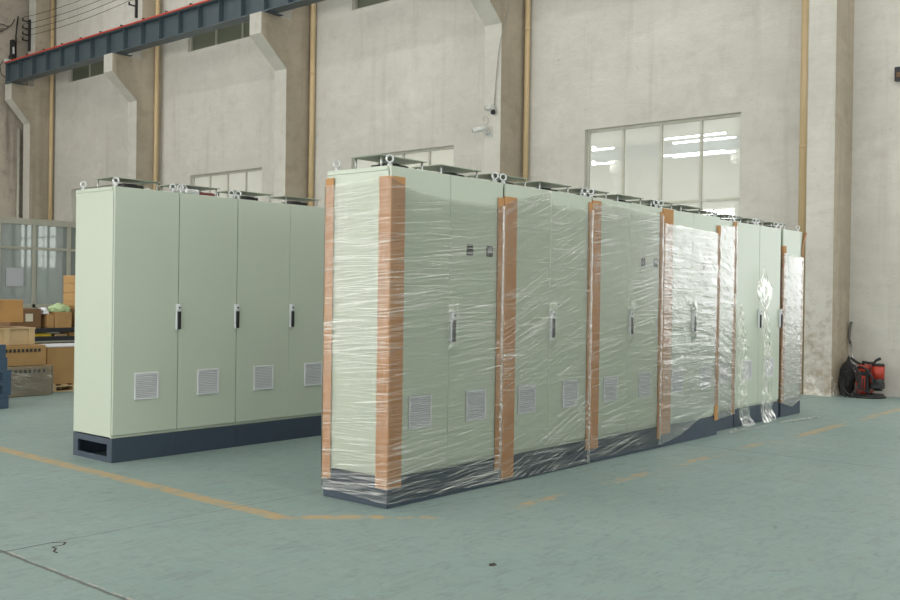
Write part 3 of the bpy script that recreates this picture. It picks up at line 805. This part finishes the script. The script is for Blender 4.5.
def pallet(name, x, y, z, w, d, label, mat='wood', rot=0, group=None):
    t = thing(name, label, 'pallet', (x, y, z), rot, group)
    for i in range(5):
        a = i*(w-.09)/4; bm = B(); box(bm, a, a+.09, 0, d, .085, .103, .002); obj('top_board', bm, M[mat], t)
    for i in range(3):
        a = i*(d-.09)/2
        bm = B(); box(bm, 0, w, a, a+.09, .066, .084, .002); obj('stringer', bm, M[mat], t)
        for j in range(3):
            b_ = j*(w-.1)/2; bm = B(); box(bm, b_, b_+.1, a, a+.09, .016, .0655, .002); obj('block', bm, M[mat], t)
        bm = B(); box(bm, 0, w, a, a+.09, 0, .0155, .002); obj('bottom_board', bm, M[mat], t)
    return t
carton('carton', 5.42, 12.2, 0, .90, .55, .385, 'long carton under cloudy film on the floor, lowest of the box pile at left', 'carton_grey', 0, 10, 0, False)
# its film: thin sleeve
bm = B(); uvl = bm.loops.layers.uv.new('UVMap')
def sleeve(bm, x0, x1, y0, y1, z1):
    n = 40; ringp = []
    pts = [(x0, y1), (x0, y0), (x1, y0), (x1, y1)]
    rows = []
    for j in range(14):
        z = .01+(z1-.01)*j/13; row = []
        for a in range(4):
            p, q = pts[a], pts[(a+1) % 4]
            for k in range(18):
                f = k/18; r_ = .004*noise.noise((a*3+f*5, z*16, 2.2))
                nx, ny = (q[1]-p[1]), -(q[0]-p[0]); l_ = math.hypot(nx, ny)
                row.append((bm.verts.new((p[0]+(q[0]-p[0])*f-nx/l_*(-.004+r_) * -1, p[1]+(q[1]-p[1])*f-ny/l_*(-.004+r_) * -1, z)), a+f, z))
        rows.append(row)
    for j in range(13):
        m_ = len(rows[0])
        for i in range(m_):
            q = (rows[j][i], rows[j][(i+1) % m_], rows[j+1][(i+1) % m_], rows[j+1][i]); f = bm.faces.new([v[0] for v in q]); f.smooth = True
            for lp, v in zip(f.loops, q): lp[uvl].uv = (v[1] if not (i == m_-1 and v[1] == 0) else 4, v[2])
sleeve(bm, 5.40, 6.34, 12.175, 12.77, .384)
me = bpy.data.meshes.new('stretch_wrap'); bm.to_mesh(me); bm.free(); me.materials.append(film_mat('film_on_carton', .09, .4, .2, 9, 1.2, .006, .5))
tag(link('stretch_wrap', me), 'cloudy film around the lowest long carton at left', 'stretch film')
carton('carton', 5.38, 12.2, .39, .87, .52, .262, 'flat brown carton with a row of dark printed marks, on the film-covered carton', 'carton', 0, 11, 0, False)
# wooden crate
t = thing('wooden_crate', 'shallow pale wooden crate on the brown printed carton at left', 'crate', (5.42, 12.26, .656))
bm = B(); box(bm, 0, .70, 0, .42, 0, .20, .004); obj('case', bm, M['wood'], t)
for a in (.0, .30, .62):
    bm = B(); box(bm, a, a+.08, -.018, -.0005, .0, .20, .002); obj('batten', bm, M['wood'], t)
for k in range(4):
    bm = B(); box(bm, -.01, .71, -.02+k*.115, .085+k*.115, .2005, .222, .002); obj('lid_board', bm, M['wood'], t)
carton('carton', 5.34, 12.28, .945, .635, .36, .285, 'bright orange-brown carton tilted on top of the wooden crate at left', 'carton_orange', -.03)
pallet('wooden_pallet', 6.43, 12.45, 0, .75, .62, 'low wooden pallet under the tall plain carton at left')
t = thing('carton', 'tall plain brown carton with a white lid sheet on the wooden pallet', 'box', (6.405, 12.47, .1035))
bm = B(); box(bm, 0, .74, 0, .58, 0, .495, .005); obj('carton', bm, M['carton'], t)
bm = B(); box(bm, -.005, .745, -.006, .585, .4955, .512, .003); obj('lid_sheet', bm, M['vent'], t)
# blue plastic pallets at the frame edge
def blue_mesh():
    b = B(); w, d, h = .62, .62, .145
    box(b, 0, w, 0, d, h-.03, h, .004); box(b, 0, w, 0, .09, 0, .022, .003); box(b, 0, w, d-.09, d, 0, .022, .003); box(b, 0, .09, .09, d-.09, 0, .022, .003); box(b, w-.09, w, .09, d-.09, 0, .022, .003)
    for i in range(3):
        for j in range(3):
            box(b, i*(w-.1)/2, i*(w-.1)/2+.1, j*(d-.1)/2, j*(d-.1)/2+.1, .022, h-.03, .003)
    return mesh_of('deck', b, M['blue'])
pos_ = ['bottom', 'second from bottom', 'third from bottom', 'fourth from bottom', 'topmost']
for k, ox in enumerate((0, .03, .035, -.005, -.02)):
    o = link('plastic_pallet', cached('bluep', blue_mesh), None, (4.64+ox, 11.12+.01*k, .146*k+.0005))
    tag(o, 'blue plastic pallet, %s in the stack at the left edge' % pos_[k], 'pallet', 'blue plastic pallets')
# rack behind with boxes
t = thing('storage_rack', 'low black steel rack full of boxes behind the carton pile', 'rack', (6.3, 14.0, 0))
for (x_, y_) in ((0, 0), (2.4, 0), (0, .8), (2.4, .8)):
    bm = B(); box(bm, x_, x_+.05, y_, y_+.05, 0, .78, .003); obj('upright', bm, M['black'], t)
for z_ in (.08, .60, .725):
    bm = B(); box(bm, 0.051, 2.399, .0, .045, z_, z_+.065, .003); box(bm, .051, 2.399, .805, .85, z_, z_+.065, .003); obj('beam', bm, M['black'], t)
    bm = B(); box(bm, .02, 2.43, .051, .80, z_+.045, z_+.066); obj('deck', bm, M['beam'], t)
zt = .792
carton('carton', 6.66, 14.06, zt, .46, .40, .285, 'dark brown carton with two pale labels on the black rack', 'carton_dark', 0, 0, 2, False)
carton('carton', 7.20, 14.02, zt, .10, .25, .20, 'small brown carton with a dark hole beside the dark labelled carton', 'carton', 0, 0, 0, False)
carton('carton', 7.31, 14.0, zt, .26, .36, .235, 'open carton with pale green plastic spilling over its top', 'carton', 0, 0, 0, False)
bm = B()
r_ = bmesh.ops.create_icosphere(bm, subdivisions=4, radius=1)
for v in bm.verts:
    n_ = 1+.25*noise.noise(v.co*2.2)+.1*noise.noise(v.co*6)
    v.co = Vector((v.co.x*.16*n_, v.co.y*.17*n_, max(-.02, v.co.z*.10*n_)))
for f in bm.faces: f.smooth = True
tag(obj('plastic_bag', bm, M['green_film'], None, (7.46, 14.18, zt+.26)), 'pale green plastic sheet bunched on the open carton', 'plastic')
bm = B()
bmesh.ops.create_icosphere(bm, subdivisions=4, radius=1)
for v in bm.verts:
    n_ = 1+.3*noise.noise(v.co*2.6+Vector((4, 0, 0)))
    v.co = Vector((v.co.x*.06*n_, v.co.y*.12*n_, max(-.02, v.co.z*.075*n_)))
for f in bm.faces: f.smooth = True
tag(obj('plastic_bag', bm, M['vent'], None, (7.20, 14.16, zt+.225)), 'grey-white plastic bunched on the small brown carton', 'plastic')
for i in range(6):
    carton('carton', 7.66, 14.02, zt+.133*i, .40+.02*(i % 2), .42, .130, 'brown flat carton in the tall stack beside the plain cabinets, ' + ('lowest of the stack', 'second from the bottom', 'third from the bottom', 'fourth from the bottom', 'second from the top', 'topmost of the stack')[i], 'carton', .0, 0, 0, False, 'flat cartons stacked on the rack')
zs_ = .666+.0005
for i, (x_, w_, h_, mt_, lb) in enumerate(((7.02, .26, .045, 'yellow', 'yellow flat packet on the lower rack deck, left of the pale boards'), (7.33, .20, .03, 'wood', 'pale board lying on the lower rack deck beside the yellow packet'), (7.56, .13, .052, 'carton_orange', 'small orange box on the lower rack deck near the plain cabinets'))):
    carton('packet' if i < 1 else ('board' if i == 1 else 'small_box'), x_, 13.99+.055, zs_, w_, .3, h_, lb, mt_, 0, 0, 0, False)
zs_ = .146+.0005
for i in range(5):
    carton('storage_bin', 6.42+i*.42, 14.06, zs_, .36, .5, .40, ('yellow bin low on the black rack at its left end', 'second bin from the left on the low rack deck, brown', 'middle bin on the low rack deck, yellow', 'fourth bin from the left on the low rack deck, brown', 'yellow bin low on the black rack at its right end')[i], 'yellow' if i % 2 == 0 else 'carton', 0, 0, 0, False, 'bins on the low rack deck')

# glazed office partition
t = thing('office_partition', 'grey-framed glazed office partition at the far left behind the boxes', 'partition', (0, 22, 0))
px0, px1 = 6.6, 12.9
bm = B(); box(bm, px0, px1, -.06, .06, 2.84, 2.98, .004); obj('header', bm, M['frame_grey'], t)
bm = B(); box(bm, px0, px1, -.05, .05, .93, 1.02, .004); obj('sill', bm, M['frame_grey'], t)
bm = B(); box(bm, px0, px1, -.035, .035, 2.27, 2.33, .003); obj('transom', bm, M['frame_grey'], t)
xs = [7.5, 8.4, 9.28, 10.12, 10.94, 11.79, 12.65]
for x_ in [px0+.04]+xs:
    bm = B(); box(bm, x_-.04, x_+.04, -.05, .05, 0, 2.84, .004); obj('mullion', bm, M['frame_grey'], t)
xs2 = [px0+.04]+xs
for a, b_ in zip(xs2, xs2[1:]):
    for (z0, z1) in ((1.02, 2.27), (2.33, 2.84)):
        bm = B(); box(bm, a+.04, b_-.04, -.004, .004, z0, z1); obj('pane', bm, M['pane_blue'], t)
    bm = B(); box(bm, a+.04, b_-.04, -.015, .015, 0, .93)
    k = a+.07
    while k < b_-.06:
        box(bm, k, k+.025, -.022, -.0152, .02, .92); k += .06
    obj('lower_panel', bm, M['frame_grey'], t)
bm = B(); box(bm, .0, .40, 0, .012, 0, .42, .003)  # grey panel standing in for a reflection in the partition glass
tag(obj('reflection', bm, M['vent_in'], None, (10.30, 21.975, 1.42)), 'painted pale square notice on the partition glass at far left', 'reflection')

# ------------------------------------------------------------------ wall fittings
def wire_pts(a, b, sag, n=24):
    a, b = Vector(a), Vector(b)
    return [a.lerp(b, i/n)-Vector((0, 0, sag*4*(i/n)*(1-i/n))) for i in range(n+1)]
def bracket(y, label):
    t = thing('wire_bracket', label, 'bracket', (14.25, y, 8.55))
    bm = B(); box(bm, -.06, -.002, -.03, .03, 0, .95, .004); obj('post', bm, M['black'], t)
    for k, z in enumerate((.30, .48, .66, .88)):
        bm = B(); box(bm, -.26, -.06, -.018, .018, z-.018, z+.018, .003); obj('arm', bm, M['black'], t)
        bm = B(); cyl(bm, (-.24, 0, z+.018), (-.24, 0, z+.07), .022, 10); obj('insulator', bm, M['rubber'], t)
    return t
bracket(29.0, 'black wire bracket with short arms on the leftmost column above the crane beam')
bracket(23.15, 'black wire bracket on the second column above the crane beam')
bracket(17.15, 'black wire bracket on the third column, above the top of the view')
for k, z in enumerate((8.95, 9.13, 9.31, 9.52)):
    bm = B(); tube(bm, wire_pts((14.01, 29.0, z), (14.01, 23.15, z), .10), .007, 6); tube(bm, wire_pts((14.01, 23.15, z), (14.01, 17.15, z), .10), .007, 6)
    tag(obj('wire', bm, M['rubber']), ('lowest', 'second lowest', 'second highest', 'highest')[k]+' of the four thin wires strung between the columns above the crane beam', 'wire', 'wires between the columns')
# electrical box and cables on the end wall
t = thing('junction_box', 'small dark switch box with a white label on the end wall above the crane beam', 'switch box', (13.82, 29.28, 8.10))
bm = B(); box(bm, -.07, .07, -.12, .065, 0, .28, .008); box(bm, -.04, .04, -.10, .065, .285, .75, .006); obj('case', bm, M['black'], t)
bm = B(); box(bm, -.025, .025, -.106, -.098, .32, .52, .002); obj('label_plate', bm, M['camera_white'], t)
bm = B(); tube(bm, [(13.95, 29.30, 8.0), (13.95, 29.30, 9.0), (13.97, 29.28, 9.35), (14.0, 29.28, 9.6)], .022, 8)
tag(obj('conduit', bm, M['rubber']), 'dark vertical conduit beside the switch box at far left', 'conduit')
bm = B()
for k in range(4):
    tube(bm, [Vector((12.55+.16*k+.85*f, 29.31-.02*k, 9.0+.2*k-.45*math.sin(f*3.0)+.1*math.sin(f*9+k))) for f in [i/16 for i in range(17)]], .014, 6)
tag(obj('cable_bundle', bm, M['rubber']), 'loose dark cables drooping on the end wall at the top left corner', 'cable')
t = thing('end_stop', 'pale lump of rope and bracket on the left end of the crane beam', 'end stop', (13.55, 28.92, 8.06))
bm = B(); box(bm, -.10, .08, -.02, .10, 0, .11, .02); obj('bracket', bm, M['camera_white'], t)
bm = B(); tube(bm, [(-.1, .09, .05), (-.2, .12, -.1), (-.15, .12, -.35), (-.0, .09, -.45)], .014, 6); obj('cord', bm, M['rubber'], t)

def bullet_camera(y, z, label, yaw, full=True):
    t = thing('security_camera', label, 'security camera', (14.125, y, z), 0, 'security cameras on the column')
    bm = B(); cyl(bm, (-.001, 0, 0), (-.03, 0, 0), .055, 16); obj('base', bm, M['camera_white'], t)
    bm = B(); tube(bm, [(-.03, 0, 0), (-.09, .01, -.02), (-.13, .03, .05)], .016, 8); obj('arm', bm, M['zinc'], t)
    c = Vector((-.14, .05, .09)); dr = Vector((-.5, math.sin(yaw), -.18)).normalized()
    a, e = c-dr*.06, c+dr*.20
    bm = B(); cyl(bm, a, e, .052, 16); obj('housing', bm, M['camera_white'], t)
    bm = B(); cyl(bm, e-dr*.005, e+dr*.012, .042, 16); obj('lens', bm, M['black'], t)
    return t
bullet_camera(11.14, 4.33, 'white bullet security camera, the lower of the two on the middle column', 1.2)
t = thing('security_camera', 'upper white security camera on the middle column, with its cable looping below', 'security camera', (14.125, 11.10, 4.76), 0, 'security cameras on the column')
bm = B(); cyl(bm, (-.001, 0, 0), (-.04, 0, 0), .06, 16); obj('base', bm, M['camera_white'], t)
bm = B(); cyl(bm, (-.06, .10, .05), (-.10, -.08, .04), .05, 14); obj('housing', bm, M['camera_white'], t)
bm = B(); bmesh.ops.create_uvsphere(bm, u_segments=14, v_segments=10, radius=.045)
for v in bm.verts: v.co += Vector((-.075, -.07, -.05))
for f in bm.faces: f.smooth = True
obj('lens', bm, M['rubber'], t)
bm = B(); tube(bm, [(14.35, 10.889, 10.8), (14.3, 10.889, 6.6), (14.09, 10.887, 6.1), (14.10, 10.96, 5.8), (14.10, 11.02, 5.2), (14.10, 11.04, 4.84)], .009, 6)
tube(bm, [(14.10, 11.235+.06*math.cos(a), 4.585+.07*math.sin(a)) for a in [i*2*math.pi/18 for i in range(15)]], .006, 6)
tag(obj('camera_cable', bm, M['frame_grey']), 'thin cable running down the middle column to the security cameras', 'cable')
t = thing('wall_box', 'small black box on the wall at the right edge of the view', 'wall box', (14.848, 4.245, 4.52))
bm = B(); box(bm, -.09, 0, -.09, .06, 0, .20, .006); obj('case', bm, M['black'], t)
bm = B(); box(bm, -.094, -.09, -.05, .03, .05, .12, .001); obj('cover', bm, M['carton_dark'], t)

# ------------------------------------------------------------------ machine and bag by the wall
t = thing('demolition_breaker', 'red power tool with black grip and motor cap standing against the wall at right', 'power tool', (14.52, 4.46, 0))
bm = B(); box(bm, -.13, .15, .02, .20, .05, .40, .025); box(bm, -.10, .12, .03, .18, .40, .46, .02); box(bm, -.06, .10, -.06, .02, .20, .36, .015)
obj('body', bm, M['tool_red'], t)
bm = B()
for k in range(4): box(bm, -.136, -.124, .04+k*.035, .058+k*.035, .12, .27, .002)
box(bm, -.145, .05, .03, .17, .31, .37, .01); box(bm, -.138, -.05, .016, .06, .06, .39, .01); obj('grille', bm, M['black'], t)
bm = B(); cyl(bm, (0, -.075, .27), (0, -.075, .45), .085, 22); obj('motor', bm, M['tool_red'], t)
bm = B(); cyl(bm, (0, -.075, .45), (0, -.075, .485), .088, 22, .078); obj('motor_cap', bm, M['black'], t)
bm = B(); cyl(bm, (0, -.075, .10), (0, -.075, .27), .06, 18, .086); box(bm, -.11, .08, -.15, .0, .12, .22, .02); obj('motor_base', bm, M['black'], t)
bm = B(); tube(bm, [(-.02, .12, .455), (-.05, .12, .50), (-.07, .04, .49), (-.06, -.03, .49), (-.05, -.06, .53), (-.05, -.12, .56)], .020, 10); obj('grip', bm, M['rubber'], t)
bm = B(); box(bm, -.14, .15, -.12, .21, .0, .05, .015); obj('base', bm, M['black'], t)
bm = B(); tube(bm, [(-.05, .29, .545), (-.06, .22, .50), (-.05, .14, .455)], .020, 8); obj('side_handle', bm, M['rubber'], t)
bm = B(); tube(bm, [(-.15, .19, .40), (-.17, .12, .44), (-.17, .03, .41), (-.16, -.04, .30), (-.155, -.06, .20)], .017, 8); tube(bm, [(-.16, .20, .36), (-.18, .16, .24), (-.17, .10, .12), (-.16, -.02, .07)], .014, 8); obj('cord', bm, M['rubber'], t)
# coiled hose
bm = B(); pts = []
for i in range(120):
    a = i/120*2*math.pi*4.2; rr = .205+.035*math.sin(i*.31)+.02*math.sin(i*.83)
    pts.append((14.28+.03*math.sin(a*2+i*.02)-.0005*i, 4.68+rr*.62*math.cos(a), .24+rr*math.sin(a)))
tube(bm, pts, .010, 8)
tube(bm, [(14.24, 4.70, .016), (14.22, 4.55, .016), (14.25, 4.38, .016), (14.36, 4.30, .016), (14.5, 4.28, .016)], .014, 8)
tag(obj('cable_coil', bm, M['rubber']), 'coiled black cable hanging in front of the red power tool', 'cable')
# bag
bm = B(); bmesh.ops.create_icosphere(bm, subdivisions=5, radius=1)
for v in bm.verts:
    c = v.co.copy(); n_ = 1+.16*noise.noise(c*2)+.07*noise.noise(c*6)+.05*math.sin(c.z*9+c.y*5)
    z = c.z*.27*n_+.27
    wdt = 1.0-.45*max(0, (z-.1)/.45)
    v.co = Vector((c.x*.12*n_*wdt, c.y*.13*n_*wdt+.10*(-z+.2)*-1*-.5, max(.0, z)))
for f in bm.faces: f.smooth = True
tag(obj('tool_bag', bm, M['rubber'], None, (14.50, 4.815, 0)), 'slumped black bag between the column and the red power tool', 'bag')
t = thing('pry_bar', 'grey steel bar with a dark bent grip leaning on the wall behind the black bag', 'bar', (14.68, 4.735, .002))
bm = B(); tube(bm, [(-.02, .02, .02), (.0, .03, .40), (.06, .115, .74)], .010, 8); obj('shaft', bm, M['zinc'], t)
bm = B(); tube(bm, [(.06, .115, .74), (.075, .14, .82), (.085, .135, .95), (.09, .115, 1.06)], .020, 10); obj('grip', bm, M['grip_grey'], t)

# ------------------------------------------------------------------ small marks on the floor
bm = B()
cr = [(2.64, 5.075), (2.70, 5.03), (2.665, 4.985), (2.60, 4.985), (2.60, 4.94), (2.565, 4.90), (2.56, 4.85)]
for (a, b_) in zip(cr, cr[1:]):
    d_ = Vector((b_[0]-a[0], b_[1]-a[1], 0)).normalized(); n_ = Vector((-d_.y, d_.x, 0))*.006
    A0, B0 = Vector((*a, .0006)), Vector((*b_, .0006))
    bm.faces.new([bm.verts.new(p) for p in (A0-n_, B0-n_, B0+n_, A0+n_)])
structure(obj('floor_crack', bm, M['print']))
random.seed(4)
chips = [(3.95, 3.06, .018, 'print', 'dark chip'), (4.73, 5.10, .014, 'carton_orange', 'orange chip')]
for x_, y_, r_, mt_, lb in chips:
    bm = B(); bmesh.ops.create_icosphere(bm, subdivisions=2, radius=r_)
    for v in bm.verts: v.co = Vector((v.co.x*1.3, v.co.y, max(0, v.co.z*.5)))*(1+.3*noise.noise(v.co*90))
    tag(obj('debris_chip', bm, M[mt_], None, (x_, y_, 0.0005)), ('small dark chip lying on the open floor in the foreground' if mt_ == 'print' else 'small orange chip on the floor by the left edge of the nearest wrapped cabinet'), 'debris')
